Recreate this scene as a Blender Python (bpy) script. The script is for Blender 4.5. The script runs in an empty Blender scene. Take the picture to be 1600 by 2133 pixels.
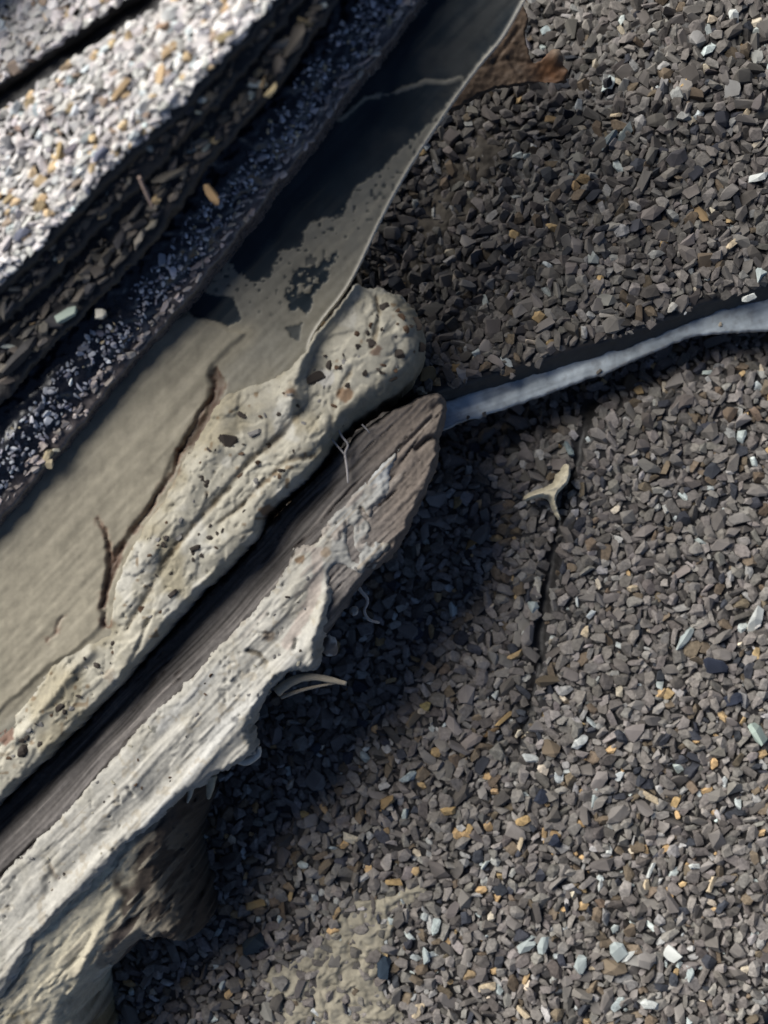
import bpy, bmesh, math, random
import numpy as np
from mathutils import Vector, Matrix

random.seed(7)
RNG = np.random.default_rng(11)
SC = bpy.context.scene
COL = SC.collection

# ------------------------------------------------------------------ units
# drawing unit u = 1/16 mm; the view is 100 mm wide.  z = 0 is the surface of the lower shingle
S = 0.1 / 1600.0
D = 2600.0                       # camera height above z = 0 in u
OFF = 0.0                        # height added to whatever is stacked above the roof shingles
def K(z): return (D - z - OFF) / D
def X(px, z): return (px - 800.0) * K(z) * S
def Y(py, z): return (1066.5 - py) * K(z) * S

# ------------------------------------------------------------------ camera
cam = bpy.data.cameras.new('camera')
cam_o = bpy.data.objects.new('camera', cam); COL.objects.link(cam_o)
cam_o.location = (0, 0, D * S)
cam.sensor_fit = 'VERTICAL'; cam.sensor_height = 24.0
cam.lens = 24.0 * D / 2133.0
cam.clip_start = 0.005; cam.clip_end = 50.0
cam.dof.use_dof = True
cam.dof.focus_distance = (D - 170) * S
cam.dof.aperture_fstop = 11.0
SC.camera = cam_o

# ------------------------------------------------------------------ sky + sun (soft light from beyond the upper shingles)
SUN_EL, TO = math.radians(30), Vector((-0.80, 0.60, 0)).normalized()
to_sun = Vector((TO.x * math.cos(SUN_EL), TO.y * math.cos(SUN_EL), math.sin(SUN_EL)))
W = bpy.data.worlds.new('World'); SC.world = W; W.use_nodes = True
wn = W.node_tree; bg = wn.nodes['Background']
sky = wn.nodes.new('ShaderNodeTexSky'); sky.sky_type = 'NISHITA'; sky.sun_disc = False
sky.sun_elevation = SUN_EL; sky.sun_rotation = math.atan2(TO.x, TO.y)
sky.dust_density = 0.6; sky.air_density = 0.4
wn.links.new(sky.outputs[0], bg.inputs[0]); bg.inputs[1].default_value = 0.05
sun = bpy.data.lights.new('sun', 'SUN'); sun.energy = 4.2; sun.angle = math.radians(54); sun.color = (1.0, 0.97, 0.92)
sun_o = bpy.data.objects.new('sun', sun); COL.objects.link(sun_o)
sun_o.location = to_sun * 2
sun_o.rotation_euler = (-to_sun).to_track_quat('-Z', 'Y').to_euler()
SC.view_settings.view_transform = 'Standard'; SC.view_settings.look = 'None'
SC.view_settings.exposure = 1.05; SC.view_settings.gamma = 1.0
SC.view_settings.use_curve_mapping = False
SC.render.engine = 'CYCLES'
SC.cycles.use_denoising = True
SC.cycles.max_bounces = 5
SC.render.filter_size = 2.2

# ------------------------------------------------------------------ noise + geometry helpers
def _h(ix, iy, s):
    n = (ix.astype(np.int64) * 374761393 + iy.astype(np.int64) * 668265263 + s * 2147483647) & 0xffffffff
    n = ((n ^ (n >> 13)) * 1274126177) & 0xffffffff
    n = n ^ (n >> 16)
    n = (n * 2246822519) & 0xffffffff
    return ((n ^ (n >> 15)) & 0xffff) / 65535.0
def vn(x, y, s=0):
    x = np.asarray(x, float); y = np.asarray(y, float)
    ix = np.floor(x); iy = np.floor(y); fx = x - ix; fy = y - iy
    fx = fx*fx*fx*(fx*(fx*6-15)+10); fy = fy*fy*fy*(fy*(fy*6-15)+10)
    a = _h(ix, iy, s); b = _h(ix+1, iy, s); c = _h(ix, iy+1, s); d = _h(ix+1, iy+1, s)
    return (a + (b-a)*fx) * (1-fy) + (c + (d-c)*fx) * fy
def fbm(x, y, s=0, o=4, g=0.5):
    t = 0; a = 1; n = 0
    for k in range(o):
        t = t + a * (vn(x * 2**k + 17.3*k, y * 2**k - 9.1*k, s + k) * 2 - 1); n += a; a *= g
    return t / n
def ridged(x, y, s=0, o=4):
    t = 0; a = 1; n = 0
    for k in range(o):
        t = t + a * (1 - np.abs(vn(x * 2**k + 5.7*k, y * 2**k + 3.3*k, s + k) * 2 - 1)); n += a; a *= 0.55
    return t / n
def seg_dist(x, y, pts, closed=False):
    d2 = np.full(np.shape(x), 1e18)
    n = len(pts)
    for i in range(n if closed else n - 1):
        ax, ay = pts[i]; bx, by = pts[(i + 1) % n]
        dx, dy = bx - ax, by - ay
        t = np.clip(((x - ax) * dx + (y - ay) * dy) / (dx*dx + dy*dy + 1e-9), 0, 1)
        d2 = np.minimum(d2, (x - ax - t*dx)**2 + (y - ay - t*dy)**2)
    return np.sqrt(d2)
def inside(x, y, pts):
    r = np.zeros(np.shape(x), bool); n = len(pts)
    for i in range(n):
        ax, ay = pts[i]; bx, by = pts[(i + 1) % n]
        if ay == by: continue
        c = ((ay > y) != (by > y)) & (x < (bx - ax) * (y - ay) / (by - ay) + ax)
        r ^= c
    return r
def smooth_poly(pts, n=2, closed=True):
    p = np.array(pts, float)
    for _ in range(n):
        if closed:
            q = np.roll(p, -1, 0); p = np.stack([0.75*p + 0.25*q, 0.25*p + 0.75*q], 1).reshape(-1, 2)
        else:
            a, q = p[:-1], p[1:]
            m = np.stack([0.75*a + 0.25*q, 0.25*a + 0.75*q], 1).reshape(-1, 2)
            p = np.vstack([p[:1], m, p[-1:]])
    return [tuple(v) for v in p]
def sdf(x, y, pts):
    d = seg_dist(x, y, pts, True)
    return np.where(inside(x, y, pts), d, -d)
def line_gauss(x, y, pts, sig):
    d = seg_dist(x, y, pts); return np.exp(-d*d / (2*sig*sig))
def blob(x, y, cx, cy, s): return np.exp(-((x-cx)**2 + (y-cy)**2) / (2*s*s))
def sstep(a, b, v):
    t = np.clip((v - a) / (b - a), 0, 1); return t*t*(3 - 2*t)
def lerp3(c, d, t):
    return c * (1 - t[:, None]) + np.asarray(d, float)[None, :] * t[:, None]

def empty(name, px, py, z, label=None, cat=None, group=None, kind=None):
    o = bpy.data.objects.new(name, None); COL.objects.link(o)
    o.empty_display_size = 0.004
    o.location = (X(px, z), Y(py, z), (z + OFF) * S)
    tag(o, label, cat, group, kind); return o
def tag(o, label=None, cat=None, group=None, kind=None):
    if label: o['label'] = label
    if cat: o['category'] = cat
    if group: o['group'] = group
    if kind: o['kind'] = kind
    return o
def root_loc(o):
    v = Vector(o.location); p = o.parent
    return v
def adopt(o, parent):
    if parent is not None:
        o.parent = parent
        o.matrix_parent_inverse = Matrix.Translation(-parent.location) if parent.parent is None else Matrix.Identity(4)
def mesh_obj(name, V, F, mat, parent=None, col=None, smooth=True):
    me = bpy.data.meshes.new(name)
    V = np.asarray(V, np.float32)
    if isinstance(F, np.ndarray):
        k = F.shape[1]
        me.vertices.add(len(V)); me.vertices.foreach_set('co', V.ravel())
        me.loops.add(F.size); me.loops.foreach_set('vertex_index', F.ravel().astype(np.int32))
        me.polygons.add(len(F)); me.polygons.foreach_set('loop_start', np.arange(0, F.size, k, dtype=np.int32))
        me.polygons.foreach_set('loop_total', np.full(len(F), k, np.int32))
        me.update(calc_edges=True)
    else:
        me.from_pydata(V.tolist(), [], F)
    me.polygons.foreach_set('use_smooth', np.full(len(me.polygons), bool(smooth)))
    if col is not None:
        a = me.color_attributes.new('Col', 'FLOAT_COLOR', 'POINT')
        c = np.ones((len(V), 4), np.float32); c[:, :3] = np.clip(col, 0, 1)
        a.data.foreach_set('color', c.ravel())
    me.materials.append(mat)
    o = bpy.data.objects.new(name, me); COL.objects.link(o)
    adopt(o, parent)
    return o

def relief(name, poly, zfun, zbase, zref, step, edge, mat, parent=None, colfn=None, jag=0.0, jagf=18.0, seed=1, smoothn=2, under=True, prof='round', foot=None):
    """a solid sheet or lump: outline poly, upper surface zfun(x,y,sd), sides falling to zbase over the width edge"""
    P = smooth_poly(poly, smoothn) if smoothn else poly
    A = np.array(P); x0, y0 = A.min(0) - 4*step - jag; x1, y1 = A.max(0) + 4*step + jag
    gx = np.arange(x0, x1, step); gy = np.arange(y0, y1, step)
    GX, GY = np.meshgrid(gx, gy); x = GX.ravel(); y = GY.ravel()
    def sd_of(x, y):
        s = sdf(x, y, P)
        if jag: s = s + jag * fbm(x/jagf, y/jagf, seed + 50, 3, 0.6)
        return s
    sd = sd_of(x, y).reshape(GX.shape)
    gyy, gxx = np.gradient(sd, step)
    g = np.hypot(gxx, gyy) + 1e-6
    ring = (sd < 0) & (sd > -1.6*step)
    GX = np.where(ring, GX + gxx/g * (-sd) / np.maximum(g, 0.6), GX); GY = np.where(ring, GY + gyy/g * (-sd) / np.maximum(g, 0.6), GY)
    keepv = sd > -1.6*step
    q = keepv[:-1, :-1] & keepv[1:, :-1] & keepv[:-1, 1:] & keepv[1:, 1:]
    q &= np.maximum.reduce([sd[:-1, :-1], sd[1:, :-1], sd[:-1, 1:], sd[1:, 1:]]) > 0
    idx = np.arange(sd.size).reshape(sd.shape)
    F = np.stack([idx[1:, :-1][q], idx[1:, 1:][q], idx[:-1, 1:][q], idx[:-1, :-1][q]], 1)
    used = np.zeros(sd.size, bool); used[F.ravel()] = True
    remap = np.cumsum(used) - 1; F = remap[F]
    x = GX.ravel()[used]; y = GY.ravel()[used]; s = np.maximum(sd.ravel()[used], 0)
    zt = zfun(x, y, s)
    zbf = zbase; zlow = zbase
    if callable(foot): foot = foot(x, y)
    if callable(zbase): zbf, edge = zbase(x, y); zlow = zbf
    if np.max(edge) > 0:
        t = np.clip(s/edge, 0, 1)
        t = np.sqrt(np.maximum(0, 1 - (1-t)**2)) if prof == 'round' else t
        zb = np.minimum(zbf, zt)
        z = zb + (zt - zb) * t
    else:
        z = np.where(s <= 0, np.minimum(zbase, zt), zt)
    z = np.where(s <= 0, (zbf + OFF) if foot is None else foot, z + OFF)
    k = K(zref(x, y) if callable(zref) else zref) * S
    V = np.stack([(x - 800) * k, (1066.5 - y) * k, z * S], 1)
    col = colfn(x, y, s, z) if colfn else None
    if under:
        n = len(V); Vb = V.copy(); Vb[:, 2] = np.minimum((zlow + OFF - 0.4 if foot is None else foot - 0.4) * S, V[:, 2] - 0.4*S)
        V = np.vstack([V, Vb]); F = np.vstack([F, F[:, ::-1] + n])
        if col is not None: col = np.vstack([col, col])
    return mesh_obj(name, V, F, mat, parent, col)

def tube(name, pts, rad, mat, parent=None, seg=7, col=None, flat=1.0):
    """tapered strand through (px,py,z) points"""
    P = [Vector((X(a, c), Y(b, c), (c + OFF)*S)) for a, b, c in pts]
    Q = []; R = []
    n = len(P)
    for i in range(n - 1):
        p0, p1, p2, p3 = P[max(i-1, 0)], P[i], P[i+1], P[min(i+2, n-1)]
        for j in range(5):
            t = j/5
            Q.append(0.5*((2*p1) + (p2-p0)*t + (2*p0-5*p1+4*p2-p3)*t*t + (3*p1-p0-3*p2+p3)*t**3))
            R.append(rad[i]*(1-t) + rad[i+1]*t)
    Q.append(P[-1]); R.append(rad[-1])
    V = []; F = []
    for i, p in enumerate(Q):
        d = (Q[min(i+1, len(Q)-1)] - Q[max(i-1, 0)]).normalized()
        u = d.cross(Vector((0, 0, 1)))
        u = u.normalized() if u.length > 1e-6 else Vector((1, 0, 0)); w = u.cross(d)
        for k in range(seg):
            a = 2*math.pi*k/seg
            V.append(p + (u*math.cos(a) + w*math.sin(a)*flat) * R[i] * S * (0.9 + 0.2*random.random()))
    for i in range(len(Q) - 1):
        for k in range(seg):
            a = i*seg + k; b = i*seg + (k+1) % seg
            F.append((a, b, b+seg, a+seg))
    F.append(tuple(range(seg))[::-1]); F.append(tuple(range((len(Q)-1)*seg, len(Q)*seg)))
    c = None if col is None else np.tile(np.array(col, float), (len(V), 1))
    return mesh_obj(name, [tuple(v) for v in V], F, mat, parent, c)

# ------------------------------------------------------------------ materials
def material(name, rough=0.8, spec=0.3, var=0.25, vscale=900, bump=0.3, bscale=2500, base=None, detail=5, coat=0.0, metal=0.0, bdist=0.00008, obcol=False, rvar=0.1):
    m = bpy.data.materials.new(name); m.use_nodes = True
    nt = m.node_tree; N = nt.nodes; L = nt.links
    b = N['Principled BSDF']
    b.inputs['Specular IOR Level'].default_value = spec
    b.inputs['Metallic'].default_value = metal
    b.inputs['Coat Weight'].default_value = coat
    tc = N.new('ShaderNodeTexCoord')
    if base is None:
        at = N.new('ShaderNodeAttribute'); at.attribute_name = 'Col'; src = at.outputs['Color']
    else:
        rg = N.new('ShaderNodeRGB'); rg.outputs[0].default_value = (*base, 1); src = rg.outputs[0]
    if obcol:
        oi = N.new('ShaderNodeObjectInfo')
        mx = N.new('ShaderNodeMix'); mx.data_type = 'RGBA'; mx.blend_type = 'MULTIPLY'; mx.inputs[0].default_value = 1
        L.new(src, mx.inputs[6]); L.new(oi.outputs['Color'], mx.inputs[7]); src = mx.outputs[2]
    nz = N.new('ShaderNodeTexNoise'); nz.inputs['Scale'].default_value = vscale; nz.inputs['Detail'].default_value = detail
    nz.inputs['Roughness'].default_value = 0.65
    L.new(tc.outputs['Object'], nz.inputs['Vector'])
    mr = N.new('ShaderNodeMapRange'); mr.inputs[1].default_value = 0.3; mr.inputs[2].default_value = 0.7
    mr.inputs[3].default_value = 1 - var; mr.inputs[4].default_value = 1 + var
    L.new(nz.outputs[0], mr.inputs[0])
    mu = N.new('ShaderNodeVectorMath'); mu.operation = 'SCALE'
    L.new(src, mu.inputs[0]); L.new(mr.outputs[0], mu.inputs['Scale'])
    L.new(mu.outputs[0], b.inputs['Base Color'])
    rr = N.new('ShaderNodeMapRange'); rr.inputs[3].default_value = rough - rvar; rr.inputs[4].default_value = min(1, rough + rvar)
    L.new(nz.outputs[0], rr.inputs[0]); L.new(rr.outputs[0], b.inputs['Roughness'])
    n2 = N.new('ShaderNodeTexNoise'); n2.inputs['Scale'].default_value = bscale; n2.inputs['Detail'].default_value = 6
    L.new(tc.outputs['Object'], n2.inputs['Vector'])
    bp = N.new('ShaderNodeBump'); bp.inputs['Strength'].default_value = bump; bp.inputs['Distance'].default_value = bdist
    L.new(n2.outputs[0], bp.inputs['Height']); L.new(bp.outputs[0], b.inputs['Normal'])
    return m

M_GRAN = material('mineral granule', 0.86, 0.18, 0.35, 2200, 0.7, 3500, obcol=True)
M_TAR = material('asphalt', 0.5, 0.4, 0.4, 1200, 0.8, 1800, base=(0.020, 0.0185, 0.018))
M_TARGLOSS = material('glossy asphalt', 0.28, 0.5, 0.4, 1200, 0.9, 900, rvar=0.12)
M_SEAL = material('dried sealant', 0.72, 0.22, 0.18, 1300, 0.22, 3200, detail=8)
M_FLASH = material('coated flashing', 0.58, 0.25, 0.13, 700, 0.12, 2600, detail=8)
M_WOOD = material('weathered wood', 0.85, 0.2, 0.2, 1300, 0.5, 3000)
M_METAL = material('galvanised steel', 0.45, 0.5, 0.3, 260, 0.08, 4000, metal=0.5, rvar=0.1)
M_LEAF = material('dry leaf', 0.7, 0.25, 0.3, 900, 0.5, 1500)
M_GRIT = material('embedded grit', 0.75, 0.25, 0.3, 2000, 0.6, 3000, obcol=True)

# ------------------------------------------------------------------ the roof the pieces lie on
def roof_material():
    m = bpy.data.materials.new('roof felt'); m.use_nodes = True
    nt = m.node_tree; N = nt.nodes; L = nt.links; b = N['Principled BSDF']
    tc = N.new('ShaderNodeTexCoord'); vo = N.new('ShaderNodeTexVoronoi'); vo.inputs['Scale'].default_value = 650
    L.new(tc.outputs['Object'], vo.inputs['Vector'])
    rp = N.new('ShaderNodeValToRGB'); e = rp.color_ramp.elements
    e[0].color = (0.05, 0.045, 0.04, 1); e[1].color = (0.2, 0.18, 0.16, 1)
    L.new(vo.outputs['Color'], rp.inputs[0]); L.new(rp.outputs[0], b.inputs['Base Color'])
    b.inputs['Roughness'].default_value = 0.85
    bp = N.new('ShaderNodeBump'); bp.invert = True; bp.inputs['Strength'].default_value = 1; bp.inputs['Distance'].default_value = 0.0006
    L.new(vo.outputs['Distance'], bp.inputs['Height']); L.new(bp.outputs[0], b.inputs['Normal'])
    return m
ext = 3.0
roof = mesh_obj('roof', [(-ext, -ext, -240*S), (ext, -ext, -240*S), (ext, ext, -240*S), (-ext, ext, -240*S)], [(0, 1, 2, 3)], roof_material(), smooth=False)
tag(roof, 'flat dark roof surface beneath the shingles', 'roof', kind='structure')

# ------------------------------------------------------------------ granules
def hull(pts):
    bm = bmesh.new()
    for p in pts: bm.verts.new(p)
    r = bmesh.ops.convex_hull(bm, input=bm.verts)
    bmesh.ops.delete(bm, geom=[g for g in r['geom_interior'] if isinstance(g, bmesh.types.BMVert)], context='VERTS')
    bmesh.ops.triangulate(bm, faces=bm.faces)
    bm.verts.index_update()
    V = np.array([v.co[:] for v in bm.verts]); F = np.array([[v.index for v in f.verts] for f in bm.faces])
    bm.free(); return V, F
TPL = []
for i in range(36):
    n = int(RNG.integers(12, 18)); p = RNG.normal(size=(n, 3)); p /= np.linalg.norm(p, axis=1)[:, None]
    p = np.sign(p) * np.abs(p)**0.78
    sc = np.array([1.0, RNG.uniform(0.6, 1.0), RNG.uniform(0.46, 0.72)])
    p *= sc
    TPL.append(hull([tuple(q) for q in p]))
TPL_ME = {}
def tpl_mesh(k):
    if k not in TPL_ME:
        V, F = TPL[k]
        me = bpy.data.meshes.new('granule'); me.from_pydata((V * S).tolist(), [], F.tolist())
        a = me.color_attributes.new('Col', 'FLOAT_COLOR', 'POINT'); a.data.foreach_set('color', np.ones(len(V)*4, np.float32))
        me.materials.append(M_GRAN); TPL_ME[k] = me
    return TPL_ME[k]

def pack(ok, bbox, classes, seed, gap=0.64):
    """dart throwing, big granules first, over a 2 u occupancy raster; ok(x,y) -> bool"""
    rng = np.random.default_rng(seed)
    x0, y0, x1, y1 = bbox; c = 2.0
    gx = np.arange(x0, x1, c); gy = np.arange(y0, y1, c)
    GX, GY = np.meshgrid(gx, gy); occ = ~ok(GX.ravel(), GY.ravel()).reshape(GX.shape)
    H, Wd = occ.shape; out = []
    for rlo, rhi, n in classes:
        rr = rng.uniform(rlo, rhi, n); rr.sort(); rr = rr[::-1]
        xs = rng.uniform(0, Wd, n); ys = rng.uniform(0, H, n)
        for r, a, b in zip(rr, xs, ys):
            q = r / c * 0.50; i0 = int(b - q); i1 = int(b + q) + 1; j0 = int(a - q); j1 = int(a + q) + 1
            if i0 < 0 or j0 < 0 or i1 > H or j1 > Wd or occ[i0:i1, j0:j1].any(): continue
            q = r / c * gap
            i0 = max(int(b - q), 0); i1 = min(int(b + q) + 1, H); j0 = max(int(a - q), 0); j1 = min(int(a + q) + 1, Wd)
            yy = np.arange(i0, i1)[:, None] - b; xx = np.arange(j0, j1)[None, :] - a
            occ[i0:i1, j0:j1] |= (xx*xx + yy*yy) < q*q
            out.append((x0 + a*c, y0 + b*c, r))
    return out

PAL_DARK = [((0.20, 0.182, 0.166), 44), ((0.13, 0.117, 0.107), 20), ((0.27, 0.248, 0.226), 15), ((0.05, 0.053, 0.064), 4), ((0.17, 0.133, 0.095), 5),
            ((0.48, 0.34, 0.18), 1.2), ((0.6, 0.52, 0.4), 0.6), ((0.5, 0.54, 0.52), 1.5), ((0.36, 0.35, 0.335), 4)]
PAL_SUNLIT = [((0.55, 0.525, 0.50), 52), ((0.47, 0.45, 0.43), 24), ((0.61, 0.585, 0.56), 12), ((0.26, 0.255, 0.265), 5), ((0.56, 0.42, 0.25), 6), ((0.5, 0.54, 0.54), 5), ((0.3, 0.23, 0.18), 4)]  # weathered pale tones with the sun's brightness mixed in
PAL_SHADE = [((0.10, 0.088, 0.075), 45), ((0.15, 0.135, 0.115), 20), ((0.05, 0.048, 0.05), 20), ((0.34, 0.25, 0.14), 4), ((0.3, 0.33, 0.3), 5)]  # dark tones with the shade of the lower layers mixed in
PAL_GLINT = [((0.38, 0.39, 0.43), 48), ((0.2, 0.2, 0.23), 40), ((0.6, 0.61, 0.64), 9), ((0.5, 0.42, 0.28), 4)]  # pale filler tones that double as glints on the tar
PAL_EDGE = [((0.40, 0.35, 0.325), 50), ((0.26, 0.225, 0.21), 30), ((0.36, 0.32, 0.28), 14), ((0.5, 0.42, 0.28), 4)]

def cover(parent, spots, zsurf, zref, pal, seed, singles=300, extra=(), elong=(1.0, 1.4), ang=None, sink=0.26, tilt=15, hframe=(0, 0, 1600, 2133), name='granule', jitter=3.0, tweak=None, gain=1.0):
    """granules on a surface: the largest as parts of their own, the rest as one mass"""
    rng = np.random.default_rng(seed)
    w = np.array([p[1] for p in pal], float); w /= w.sum(); cols = np.array([p[0] for p in pal])
    items = []
    if len(spots):
        A = np.array(spots); zs = zsurf(A[:, 0], A[:, 1])
        for (x, y, r), z in zip(spots, zs):
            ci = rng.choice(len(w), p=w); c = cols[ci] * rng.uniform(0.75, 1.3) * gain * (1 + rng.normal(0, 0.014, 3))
            e = rng.uniform(*elong); th = rng.uniform(0, math.tau) if ang is None else rng.normal(ang, 0.35)
            if c.max() > 0.26 and r > 11: r *= 0.72
            if tweak: c, r = tweak(x, y, c, r, rng)
            items.append([x, y, z, r, e, th, c, int(rng.integers(len(TPL)))])
    for (x, y, r, e, th, c) in extra:
        r *= 0.82
        z = float(zsurf(np.array([x]), np.array([y]))[0]) + 5
        items.append([x, y, z, r, e, math.radians(th), np.array(c) * (0.8 if max(c) < 0.5 else 0.66), int(rng.integers(len(TPL)))])
    def rot(th, a, b):
        return np.array(Matrix.Rotation(th, 3, 'Z') @ Matrix.Rotation(a, 3, 'X') @ Matrix.Rotation(b, 3, 'Y'))
    for it in items:
        it.append(rot(it[5], math.radians(rng.normal(0, tilt)), math.radians(rng.normal(0, tilt))))
        it.append(rng.uniform(-jitter, jitter * 0.7))
    seen = [i for i, it in enumerate(items) if hframe[0] < it[0] < hframe[2] and hframe[1] < it[1] < hframe[3]]
    seen.sort(key=lambda i: -items[i][3] * items[i][4]); solo = set(seen[:singles])
    VV = []; FF = []; CC = []; n = 0
    for i, (x, y, z, r, e, th, c, t, R, dz) in enumerate(items):
        V, F = TPL[t]
        sc = np.array([e, 1.0 / math.sqrt(e), 1.0 / math.sqrt(math.sqrt(e))]) * r * 1.2
        k = K(z if zref is None else zref) * S
        zc = z + (np.abs(V[:, 2]).max() * sc[2]) * (1 - 2*sink) + dz
        pos = np.array([(x - 800) * k, (1066.5 - y) * k, (zc + OFF) * S])
        if i in solo:
            o = bpy.data.objects.new(name, tpl_mesh(t)); COL.objects.link(o)
            o.parent = parent; o.matrix_parent_inverse = Matrix.Translation(-parent.location)
            M = Matrix.Translation(Vector(pos)) @ Matrix(R.tolist()).to_4x4() @ Matrix.Diagonal((*[float(v) for v in sc], 1.0))
            o.matrix_basis = M
            o.color = (*[float(min(1, max(0, v))) for v in c], 1)
        else:
            VV.append((V * sc) @ R.T * S + pos); FF.append(F + n); n += len(V); CC.append(np.tile(c, (len(V), 1)))
    if VV:
        o = mesh_obj(name + '_cover', np.vstack(VV), np.vstack(FF), M_GRAN, parent, np.vstack(CC), smooth=False)
        o['kind'] = 'stuff'

# ================================================================== LOWER SHINGLE
LOW = [(540, 980), (930, 800), (1250, 690), (1850, 480), (1850, 2400), (-250, 2400), (-250, 1900), (250, 1450)]
CRACK = [(1238, 835), (1217, 890), (1206, 955), (1188, 1000), (1160, 1100), (1147, 1200), (1131, 1280), (1126, 1370), (1108, 1460), (1078, 1570), (1062, 1700), (1045, 1800)]
def crack_w(x, y):
    return 3.5 * sstep(1780, 1600, y) + 8.5 * (sstep(1010, 930, y) + 0.9 * sstep(1090, 1170, y) * sstep(1420, 1330, y) + 0.3 * sstep(1700, 1400, y)) * (0.35 + 1.0 * vn(x/28, y/28, 3)) - 3 + 5 * fbm(x/16, y/16, 2, 2)
def low_z(x, y, s=None):
    z = -14 + 5 * fbm(x/220, y/220, 4, 3)
    d = seg_dist(x, y, CRACK)
    z = z - 15 * np.exp(-(d / (np.maximum(crack_w(x, y), 0) + 3))**2) * sstep(1750, 1300, y)
    z = z + 9 * sstep(-6, 26, x - 1156 + (y - 1130) * 0.17) * sstep(1900, 1500, y)         # the ground of the right-hand side stands a little higher
    z = z - 26 * sstep(300, 20, seg_dist(x, y, WOODLINE)) - 45 * sstep(120, 10, seg_dist(x, y, STRIPLINE))
    return z
WOODLINE = [(940, 830), (926, 936), (880, 1054), (818, 1166), (700, 1290), (560, 1440), (400, 1640), (180, 1850), (-250, 2280)]
STRIPLINE = [(931, 894), (1069, 848), (1256, 786), (1444, 700), (1600, 690), (1850, 660)]
shingle_low = empty('asphalt_shingle', 1200, 1500, -60, 'large brown-grey granule shingle below the steel strip, split by a dark crack', 'shingle', 'roof shingles')
relief('asphalt_mat', LOW, low_z, -190, -14, 7, 30, M_TAR, shingle_low, under=False)
PL = smooth_poly(LOW, 2)
def ok_low(x, y):
    return (sdf(x, y, PL) > 24) & (seg_dist(x, y, CRACK) > crack_w(x, y)) & ((x > 100) | (y > 1900))
spots = pack(ok_low, (150, 640, 1800, 2330), [(15, 20, 500), (10.5, 15, 8000), (7.5, 10.5, 26000), (5, 7.5, 30000), (3, 5, 22000)], 5)
def tw_low(x, y, c, r, rng):
    # more pale and tan grains lie in the bottom band, as washed-down loose ones
    if 1500 < y < 2000 and rng.random() < 0.025 and r < 11: c = np.array((0.46, 0.31, 0.16)) * rng.uniform(0.8, 1.25)
    if y > 1780 and r < 10 and rng.random() < 0.025: c = np.array((0.44, 0.49, 0.47)) * rng.uniform(0.7, 1.2)
    return c, r
TAN = (0.56, 0.39, 0.19); PALE = (0.52, 0.58, 0.56); WHITE = (0.7, 0.72, 0.68); NAVY = (0.03, 0.036, 0.055); CREAM = (0.7, 0.57, 0.39)
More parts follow.
